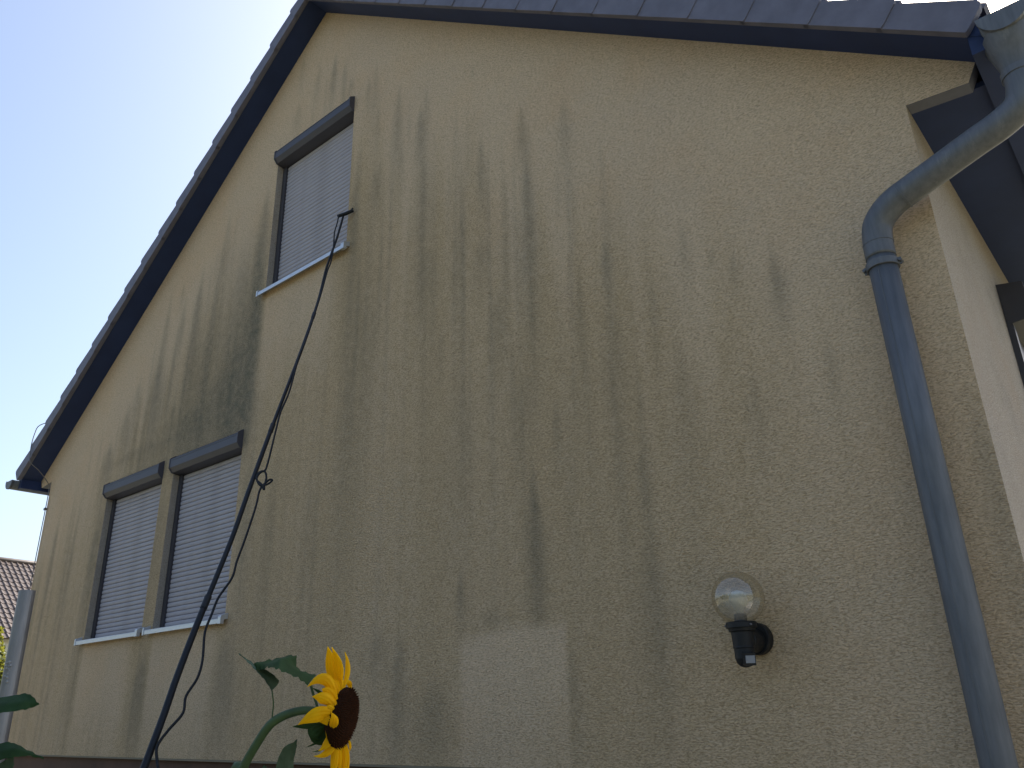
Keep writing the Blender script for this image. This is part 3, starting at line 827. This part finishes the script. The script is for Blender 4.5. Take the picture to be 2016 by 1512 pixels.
# ------------------------------------------------------------------ sunflowers
def spot(x, y, d):
    """point of the garden seen in direction (x, y) of the photograph's frame at distance d along the view axis"""
    return CAM + (RIGHT * ((x - 1008) / 1593.3) - UP * ((y - 756) / 1593.3) + FWD) * d
DF = 1.15
def fl(zx, zy, off=0.0):
    return spot(440 + zx / 5.56, 1240 + zy / 5.56, DF - off)
TOCAM = -FWD
def petal(name, base, mid, tip, width, twist, parent, m='petal', cup=0.35, nu=10, nv=12, tipw=0.12, thick=0.0008):
    b, mi, t = base, mid, tip
    ctrl = mi * 2 - (b + t) * 0.5
    V_, F_ = [], []
    side = 0
    for layer in (0, 1):
        for i in range(nu + 1):
            u = i / nu
            p = b * (1 - u) ** 2 + ctrl * 2 * u * (1 - u) + t * u * u
            tg = ((ctrl - b) * (1 - u) + (t - ctrl) * u).normalized()
            face = (TOCAM - tg * TOCAM.dot(tg)).normalized()
            face = Matrix.Rotation(twist * (0.4 + 0.6 * u), 3, tg) @ face
            wd = tg.cross(face).normalized()
            wp = (0.55 + 0.45 * math.sin(min(1, u / 0.45) * math.pi / 2)) if u < 0.45 else max(0.0, math.cos((u - 0.45) / 0.55 * math.pi / 2)) ** 1.05
            hw = width * 0.5 * max(wp, tipw if u < 0.5 else 0.02)
            for k in range(nv + 1):
                s_ = -1 + 2 * k / nv
                rip = 0.07 * math.cos(s_ * 12) * hw
                V_.append(p + wd * (hw * s_) - face * (cup * hw * (s_ * s_)) + face * rip - face * (thick * layer))
    o2 = (nu + 1) * (nv + 1)
    for i in range(nu):
        for k in range(nv):
            a_ = i * (nv + 1) + k
            F_.append((a_, a_ + 1, a_ + nv + 2, a_ + nv + 1))
            F_.append((o2 + a_, o2 + a_ + nv + 1, o2 + a_ + nv + 2, o2 + a_ + 1))
    return obj(name, V_, F_, m, parent, smooth=True)

def leaf(name, mid, left, right, m, parent, fn, wave=0.002, sub=5, nv=4):
    """lofted blade from edge, midrib and edge lines; each point (x, y, towards-camera offset)"""
    A = smooth_path([fn(*p) for p in left], sub)
    B_ = smooth_path([fn(*p) for p in mid], sub)
    C_ = smooth_path([fn(*p) for p in right], sub)
    n = len(A)
    V_, F_ = [], []
    cols = 2 * nv + 1
    for layer in (0, 1):
        for i in range(n):
            for k in range(cols):
                if k <= nv:
                    p = A[i].lerp(B_[i], k / nv)
                else:
                    p = B_[i].lerp(C_[i], (k - nv) / nv)
                e_ = abs(k - nv) / nv
                p = p + TOCAM * (wave * e_ * math.sin(i * 1.9 + k) + (-0.0007 if layer else 0)) + UP * (wave * 0.45 * e_ * e_ * (math.sin(i * 1.3 + (0 if k < nv else 2)) + 0.5 * math.sin(i * 0.47 + k)))
                V_.append(p)
    o2 = n * cols
    for i in range(n - 1):
        for k in range(cols - 1):
            a_ = i * cols + k
            F_.append((a_, a_ + 1, a_ + cols + 1, a_ + cols))
            F_.append((o2 + a_, o2 + a_ + cols, o2 + a_ + cols + 1, o2 + a_ + 1))
    return obj(name, V_, F_, m, parent, smooth=True)

stem_pts = [fl(1215, 945, 0.004), fl(1100, 900, 0.0), fl(960, 882, 0.0), fl(820, 890, 0.0), fl(650, 945, 0.0), fl(500, 1050, 0.0), fl(350, 1270, 0.0), fl(215, 1512, 0.0), fl(60, 1850, 0.0)]
gx, gy = stem_pts[-1].x - 0.03, stem_pts[-1].y - 0.01
stem_pts += [Vector((gx, gy, 1.1)), Vector((gx - 0.01, gy, 0.6)), Vector((gx, gy, 0.0))]
sun_fl = root('sunflower', (gx, gy, 0), 'drooping yellow sunflower with brown disc at the bottom edge', 'sunflower')
sp_ = smooth_path(stem_pts, 7)
obj('stem', *tube(sp_, [0.0062 - 0.0014 * max(0, 1 - i / 30) + 0.004 * max(0, (i - 45) / 40) for i in range(len(sp_))], 14), 'stem', sun_fl, smooth=True)

hv, hf = [], []
for i in range(420):
    k = random.uniform(2, 54)
    i0 = int(k)
    p = sp_[i0].lerp(sp_[i0 + 1], k - i0)
    tg = (sp_[i0 + 1] - sp_[i0]).normalized()
    d_ = Vector((random.gauss(0, 1), random.gauss(0, 1), random.gauss(0, 1)))
    d_ = (d_ - tg * d_.dot(tg)).normalized()
    b_ = p + d_ * 0.0046
    t_ = b_ + d_ * random.uniform(0.0018, 0.0036) - tg * random.uniform(-0.0012, 0.0012)
    w_ = tg * 0.00022
    o = len(hv)
    hv += [b_ - w_, b_ + w_, t_]
    hf.append((o, o + 1, o + 2))
tag(obj('stem_hairs', hv, hf, 'leaf_pale', sun_fl), kind='stuff')
# head
N = (RIGHT * 0.955 - UP * 0.07 + TOCAM * 0.22).normalized()
HC = fl(1310, 960, 0.0)
HR = 0.0405
E1 = (UP - N * UP.dot(N)).normalized()
E2 = N.cross(E1).normalized()
dv, df_ = [], []
prof = [(0.2, -0.020), (0.75, -0.014), (1.0, -0.004), (1.0, 0.001), (0.9, 0.006), (0.7, 0.0105), (0.45, 0.0125), (0.2, 0.0115), (0.02, 0.0105)]
SG = 40
for r_, h_ in prof:
    for k in range(SG):
        w = 2 * math.pi * k / SG
        dv.append(HC + (E1 * math.cos(w) + E2 * math.sin(w) * 1.0) * (HR * r_) + N * h_)
for i in range(len(prof) - 1):
    for k in range(SG):
        df_.append((i * SG + k, i * SG + (k + 1) % SG, (i + 1) * SG + (k + 1) % SG, (i + 1) * SG + k))
disc = obj('flower_disc', dv, df_, 'disc', sun_fl, smooth=True)
fv, ff = [], []
GA = math.pi * (3 - math.sqrt(5))
NF = 620
for i in range(NF):
    rr = math.sqrt((i + 0.5) / NF)
    w = i * GA
    h_ = np.interp(rr, [0, 0.2, 0.45, 0.7, 0.9, 1.0], [0.0105, 0.0115, 0.0125, 0.0105, 0.006, 0.001])
    c0 = HC + (E1 * math.cos(w) + E2 * math.sin(w)) * (HR * rr) + N * h_
    out = (E1 * math.cos(w) + E2 * math.sin(w))
    up_ = (N + out * (0.35 + 0.7 * rr ** 4) + Vector((random.uniform(-.2, .2), random.uniform(-.2, .2), random.uniform(-.2, .2)))).normalized()
    a1 = up_.orthogonal().normalized(); a2 = up_.cross(a1)
    ww = 0.0011 * random.uniform(0.8, 1.2)
    hh = (0.0022 + 0.0014 * smoothstep(0.55, 0.95, rr)) * random.uniform(0.7, 1.3)
    o = len(fv)
    fv += [c0 + a1 * ww, c0 + a2 * ww, c0 - a1 * ww, c0 - a2 * ww, c0 + up_ * hh]
    ff += [(o, o + 1, o + 4), (o + 1, o + 2, o + 4), (o + 2, o + 3, o + 4), (o + 3, o, o + 4)]
tag(obj('disc_florets', fv, ff, 'floret', disc), kind='stuff')

z2m = DF / 1593.3 / 5.56
PET = [((1235, 640, -.004), (1190, 420, -.004), (1140, 182, .002), 165, 0.15, .3), ((1262, 590, .002), (1250, 390, .008), (1182, 190, .012), 120, -0.5, .3),
       ((1315, 620, -.012), (1365, 430, -.018), (1328, 238, -.02), 70, 0.9, .3), ((1215, 740, .018), (1100, 545, .03), (915, 628, .028), 140, 0.35, .5),
       ((1205, 850, .026), (1105, 760, .038), (968, 732, .04), 150, 0.3, .5), ((1200, 930, .03), (1030, 935, .046), (812, 1042, .05), 175, 0.1, .35),
       ((1160, 1100, .034), (1212, 1010, .046), (1178, 900, .046), 105, 0.4, .4), ((1200, 1060, .022), (1140, 1230, .030), (1035, 1325, .030), 100, 0.3, .4),
       ((1225, 1130, .018), (1150, 1340, .026), (985, 1385, .03), 95, -0.2, .5), ((1232, 1160, .016), (1205, 1370, .018), (1170, 1600, .015), 80, 0.2, .4),
       ((1260, 1190, .010), (1258, 1400, .012), (1262, 1640, .008), 70, 0.6, .5), ((1290, 1230, .002), (1310, 1420, .002), (1305, 1660, -.004), 95, 0.2, .4),
       ((1325, 1250, -.012), (1350, 1410, -.012), (1345, 1640, -.015), 60, 0.7, .5), ((1362, 1200, -.022), (1382, 1270, -.028), (1375, 1335, -.03), 36, 0.5, .4),
       ((1300, 650, -.010), (1360, 590, -.024), (1390, 690, -.030), 90, 0.3, .4), ((1265, 660, .004), (1275, 580, .004), (1262, 500, .002), 95, 0.3, .3),
       ((1240, 720, .012), (1215, 620, .016), (1195, 530, .016), 90, 0.2, .4), ((1205, 900, .03), (1160, 860, .036), (1100, 870, .036), 80, 0.2, .4),
       ((1225, 780, .022), (1150, 690, .03), (1075, 650, .034), 130, .1, .3), ((1215, 990, .034), (1130, 1000, .038), (1050, 1010, .036), 110, .0, .3), ((1220, 1050, .030), (1165, 1100, .032), (1125, 1190, .03), 110, .1, .3), ((1240, 690, .012), (1195, 600, .014), (1155, 520, .012), 140, .0, .3), ((1222, 860, .028), (1175, 800, .03), (1140, 740, .03), 120, .1, .3),
       ((1215, 1110, .02), (1180, 1250, .02), (1120, 1360, .016), 80, 0.0, .4), ((1245, 1180, .012), (1225, 1420, .016), (1215, 1640, .012), 80, -0.3, .5)]
for b_, m_, t_, w_, tw, cup in PET:
    petal('petal', fl(*b_), fl(*m_), fl(*t_), w_ * z2m * 0.9, tw, sun_fl, cup=cup)
# bracts behind the head
BR = [((1160, 1010, .0), (960, 1040, .008), (755, 1062, .008), 95, .1), ((1150, 1090, .0), (1050, 1180, .006), (1080, 1265, .004), 230, .0), ((1120, 1060, .002), (1000, 1120, .01), (960, 1200, .010), 190, .2),
      ((1150, 1180, .0), (1020, 1240, .01), (890, 1292, .012), 22, .2), ((1170, 780, .0), (1060, 690, .004), (968, 636, .004), 34, .2), ((1160, 1240, .0), (1080, 1310, .004), (965, 1336, .006), 20, .1)]
for b_, m_, t_, w_, tw in BR:
    petal('bract', fl(*b_), fl(*m_), fl(*t_), w_ * z2m, tw, sun_fl, m='leaf', cup=.2)
# leaves
la = leaf('leaf', [(1000, 512, -.02), (880, 476, -.015), (760, 410, -.01), (640, 325, -.004), (560, 350, 0), (480, 376, .003), (400, 370, .004), (335, 366, .005)],
          [(920, 608, .0), (830, 540, .012), (720, 482, .018), (620, 446, .02), (540, 416, .018), (480, 408, .015), (420, 442, .012), (350, 428, .008)],
          [(1018, 498, -.03), (892, 464, -.04), (800, 405, -.05), (795, 290, -.05), (690, 284, -.045), (560, 322, -.03), (460, 338, -.015), (340, 360, .0)], 'leaf', sun_fl, fl, 0.0022)
lb = leaf('leaf', [(530, 668, 0), (475, 566, .004), (415, 480, .006), (335, 396, .008), (240, 320, .01), (165, 260, .012)],
          [(525, 664, 0), (458, 560, .008), (388, 480, .010), (310, 400, .012), (226, 316, .012), (165, 260, .012)],
          [(535, 665, 0), (606, 560, -.012), (500, 462, -.01), (366, 388, .0), (258, 320, .008), (165, 260, .012)], 'leaf_pale', sun_fl, fl, 0.0010)
ld = leaf('leaf', [(700, 1640, 0), (692, 1440, .006), (722, 1310, .008), (803, 1206, .006)], [(560, 1640, .01), (585, 1460, .014), (650, 1300, .012), (800, 1205, .006)],
          [(780, 1640, -.014), (766, 1440, -.008), (796, 1310, .0), (806, 1206, .006)], 'leaf_pale', sun_fl, fl, 0.002)
le = leaf('leaf', [(440, 1700, 0), (440, 1570, .004), (438, 1484, .004)], [(340, 1700, .01), (385, 1560, .01), (434, 1484, .004)], [(540, 1700, -.01), (500, 1550, -.004), (446, 1482, .004)], 'leaf_pale', sun_fl, fl, 0.002)
obj('leaf_stalk', *tube(smooth_path([fl(530, 664), fl(546, 800), fl(538, 900), fl(526, 1010)], 5), 0.0010, 8), 'stem', sun_fl, smooth=True)
obj('leaf_stalk', *tube(smooth_path([fl(955, 600, -.01), fl(985, 710, -.01), fl(1015, 800, -.006), fl(1040, 890, -.002)], 5), 0.0019, 8), 'stem', sun_fl, smooth=True)
for b_, t_ in (((698, 1620), (600, 1900)), ((440, 1690), (250, 1560))):
    obj('leaf_stalk', *tube(smooth_path([fl(*b_), fl((b_[0] + t_[0]) / 2, (b_[1] + t_[1]) / 2 + 20), fl(*t_) if t_[0] < 300 else fl(60, 1850)], 5), 0.0020, 8), 'stem', sun_fl, smooth=True)

# second plant, only its leaves reach into the picture at the left
D2 = 1.65
def f2(x, y, off=0.0):
    return spot(x, y, D2 - off)
p0 = f2(-95, 1560)
pl = root('sunflower_plant', (p0.x, p0.y, 0), 'dark green sunflower leaves reaching in front of the steel post', 'plant')
obj('stem', *tube(smooth_path([Vector((p0.x, p0.y, 0)), Vector((p0.x + .01, p0.y, .7)), p0, f2(-95, 1420), f2(-80, 1300)], 6), 0.008, 12), 'stem', pl, smooth=True)
leaf('leaf', [(-60, 1392, 0), (-20, 1390, .01), (15, 1386, .015), (45, 1382, .015), (62, 1384, .012), (77, 1387, .01)],
     [(-60, 1380, -.02), (-20, 1374, -.02), (15, 1371, -.015), (45, 1366, -.01), (61, 1369, .0), (76, 1385, .01)],
     [(-60, 1404, .02), (-20, 1405, .03), (15, 1402, .03), (45, 1398, .025), (62, 1393, .015), (77, 1388, .01)], 'leaf', pl, f2, 0.0016)
leaf('leaf', [(-40, 1490, 0), (10, 1478, .01), (36, 1476, .01), (60, 1484, .008), (86, 1493, .006)],
     [(-40, 1470, -.02), (10, 1462, -.015), (30, 1464, -.01), (58, 1479, .0), (86, 1492, .006)],
     [(-40, 1512, .02), (10, 1494, .02), (36, 1490, .018), (60, 1489, .01), (86, 1494, .006)], 'leaf', pl, f2, 0.0016)
leaf('leaf', [(-30, 1560, 0), (0, 1530, .005), (18, 1505, .005), (26, 1492, .004)], [(-60, 1540, .01), (-15, 1512, .01), (10, 1496, .008), (25, 1491, .004)],
     [(0, 1570, -.01), (18, 1540, -.004), (26, 1512, .0), (27, 1493, .004)], 'leaf_pale', pl, f2, 0.0016)
for a_, b_ in (((-58, 1392), (-95, 1440)), ((-38, 1490), (-95, 1520)), ((-28, 1556), (-95, 1570))):
    obj('leaf_stalk', *tube([f2(*a_), f2((a_[0] + b_[0]) / 2, (a_[1] + b_[1]) / 2 + 4), f2(*b_)], 0.003, 8), 'stem', pl, smooth=True)

# ------------------------------------------------------------------ neighbour's house with tiled roof
nbase = Vector((-44.0, 9.5, 0))
nb = root('neighbour_house', nbase, 'white house with sunlit brown tiled roof beyond the left corner', 'house')
gdir = Vector((0.995, 0.10, 0)).normalized()          # horizontal down-slope direction
adir = Vector((-gdir.y, gdir.x, 0))                   # along the ridge, to the right
RP = R(40)
top = Vector((-40.9, 10.2, 8.36))
def nbp(a_, d_, n_):
    return top + adir * a_ + gdir * (d_ * math.cos(RP) + n_ * math.sin(RP)) + Vector((0, 0, -d_ * math.sin(RP) + n_ * math.cos(RP)))
tw, tl = 0.245, 0.335
# one tile: a pan with a rounded roll, thick lower edge
prof_t = [(0.0, 0.012), (0.03, 0.004), (0.10, 0.0), (0.145, 0.006), (0.165, 0.030), (0.195, 0.046), (0.225, 0.038), (0.245, 0.014)]
tv, tf = [], []
for d_, lift_ in ((0.0, 0.0), (tl + 0.03, 0.026)):
    for a_, h_ in prof_t:
        tv.append(nbp(a_, d_, h_ + lift_) - nbp(0, 0, 0))
for a_, h_ in prof_t:
    tv.append(nbp(a_, tl + 0.03, h_ + 0.002) - nbp(0, 0, 0))
kk = len(prof_t)
for i in range(kk - 1):
    tf.append((i, kk + i, kk + i + 1, i + 1))
    tf.append((kk + i, 2 * kk + i, 2 * kk + i + 1, kk + i + 1))
tme = mesh('roof_tile', tv, tf)
tme.materials.append(M['nb_tile'])
rows, c0_, c1_ = 17, -7, 9
slab = [nbp(-9, 0, -0.06), nbp(9, 0, -0.06), nbp(9, rows * tl, -0.06), nbp(-9, rows * tl, -0.06), nbp(-9, 0, -0.0), nbp(9, 0, -0.0), nbp(9, rows * tl, -0.0), nbp(-9, rows * tl, -0.0)]
nroof = obj('roof', slab, [(0, 1, 2, 3), (7, 6, 5, 4), (0, 4, 5, 1), (3, 2, 6, 7), (1, 5, 6, 2), (0, 3, 7, 4)], 'nb_tile', nb)
for r_ in range(rows):
    for c_ in range(c0_, c1_):
        share('roof_tile', tme, nroof, nbp(c_ * tw + random.uniform(-.004, .004), r_ * tl, random.uniform(0, 0.006)))
sv_, sf_ = [], []
for r_ in range(rows):
    for c_ in list(range(-36, c0_)) + list(range(c1_, 36)):
        o = len(sv_)
        p = nbp(c_ * tw, r_ * tl, 0)
        sv_ += [v + p for v in tv]
        sf_ += [tuple(i + o for i in q) for q in tf]
tag(obj('outer_tiles', sv_, sf_, 'nb_tile', nroof), kind='stuff')
obj('ridge_tile', *tube([nbp(-9, -0.02, 0.03), nbp(9, -0.02, 0.03)], 0.11, 12), 'nb_tile', nb, smooth=True)
back = [nbp(-9, 0, 0), nbp(9, 0, 0)]
off = -gdir * 4.4 + Vector((0, 0, -3.65))
obj('roof', [back[0], back[1], back[1] + off, back[0] + off], [(0, 1, 2, 3)], 'nb_tile', nb)
e0, e1 = nbp(-8.6, rows * tl - 0.5, -0.1), nbp(8.6, rows * tl - 0.5, -0.1)
b0, b1 = e0 - gdir * 7.2, e1 - gdir * 7.2
def dn(p, z):
    return Vector((p.x, p.y, z))
obj('wall', [dn(e0, 0), dn(e1, 0), e1, e0, dn(b0, 0), dn(b1, 0), dn(b1, e1.z), dn(b0, e0.z), nbp(-8.6, 0.05, -0.1), nbp(8.6, 0.05, -0.1)],
    [(0, 1, 2, 3), (5, 4, 7, 6), (1, 5, 6, 9, 2), (4, 0, 3, 8, 7)], 'nb_wall', nb)

# ------------------------------------------------------------------ foliage
def foliage(center_fn, n, size, m, name, parent=None, seed=1):
    r = np.random.default_rng(seed)
    V_, F_ = [], []
    for i in range(n):
        p = center_fn(r)
        nrm = Vector(r.normal(size=3)).normalized()
        a1 = nrm.orthogonal().normalized()
        a1 = Matrix.Rotation(r.random() * 6.28, 3, nrm) @ a1
        a2 = nrm.cross(a1)
        s_ = size * (0.6 + 0.8 * r.random())
        o = len(V_)
        V_ += [p - a1 * s_, p + a2 * s_ * 0.5, p + a1 * s_ + nrm * s_ * 0.2, p - a2 * s_ * 0.5]
        F_ += [(o, o + 1, o + 2, o + 3)]
    return obj(name, V_, F_, m, parent)

# bush beside the neighbour's house
bush = root('garden_tree', (-16.45, 2.4, 0), 'yellow-green sunlit tree behind the steel post below the tiled roof', 'tree')
blobs = []
rb = np.random.default_rng(5)
for i in range(40):
    z_ = rb.uniform(0.6, 3.05)
    blobs.append((Vector((-16.43 + rb.normal() * 0.20, 2.39 + rb.normal() * 0.16, z_)), 0.30 * (1.15 - z_ / 5)))
def in_blob(r):
    c_, s_ = blobs[int(r.integers(len(blobs)))]
    d_ = Vector(r.normal(size=3)).normalized()
    return c_ + d_ * s_ * (0.55 + 0.5 * r.random())
foliage(in_blob, 8000, 0.050, 'foliage', 'crown', bush, 11)
tr_parts = [tube([(-16.45, 2.4, 0), (-16.48, 2.37, 1.0), (-16.5, 2.33, 2.4)], [0.07, 0.05, 0.02], 10)]
for c_, s_ in blobs[::4]:
    tr_parts.append(tube([(-16.48, 2.36, max(0.3, c_.z - 0.5)), tuple(c_)], [0.025, 0.008], 6))
obj('trunk', *merge(*tr_parts), 'bark', bush, smooth=True)

# row of garden trees on the far side of the lawn behind the photographer (mirrored in the lamp globe)
tb = []
rt = np.random.default_rng(9)
for i in range(70):
    x_ = -24 + 48 * i / 69
    h_ = 4.6 + 1.6 * math.sin(i * 0.9) + 1.2 * math.sin(i * 2.3 + 1) + rt.normal() * 0.5
    for k in range(5):
        tb.append((Vector((x_ + rt.normal() * 0.6, -18 + rt.normal() * 1.2, 0.5 + (h_ - 1.2) * k / 4)), 1.1 + 0.3 * rt.random()))
def in_tb(r):
    c_, s_ = tb[int(r.integers(len(tb)))]
    d_ = Vector(r.normal(size=3)).normalized()
    return c_ + d_ * s_ * (0.6 + 0.45 * r.random())
tl_ = foliage(in_tb, 26000, 0.22, 'far_foliage', 'tree_row', None, 21)
tag(tl_, 'dense row of garden trees mirrored in the lamp globe', 'trees', kind='stuff')
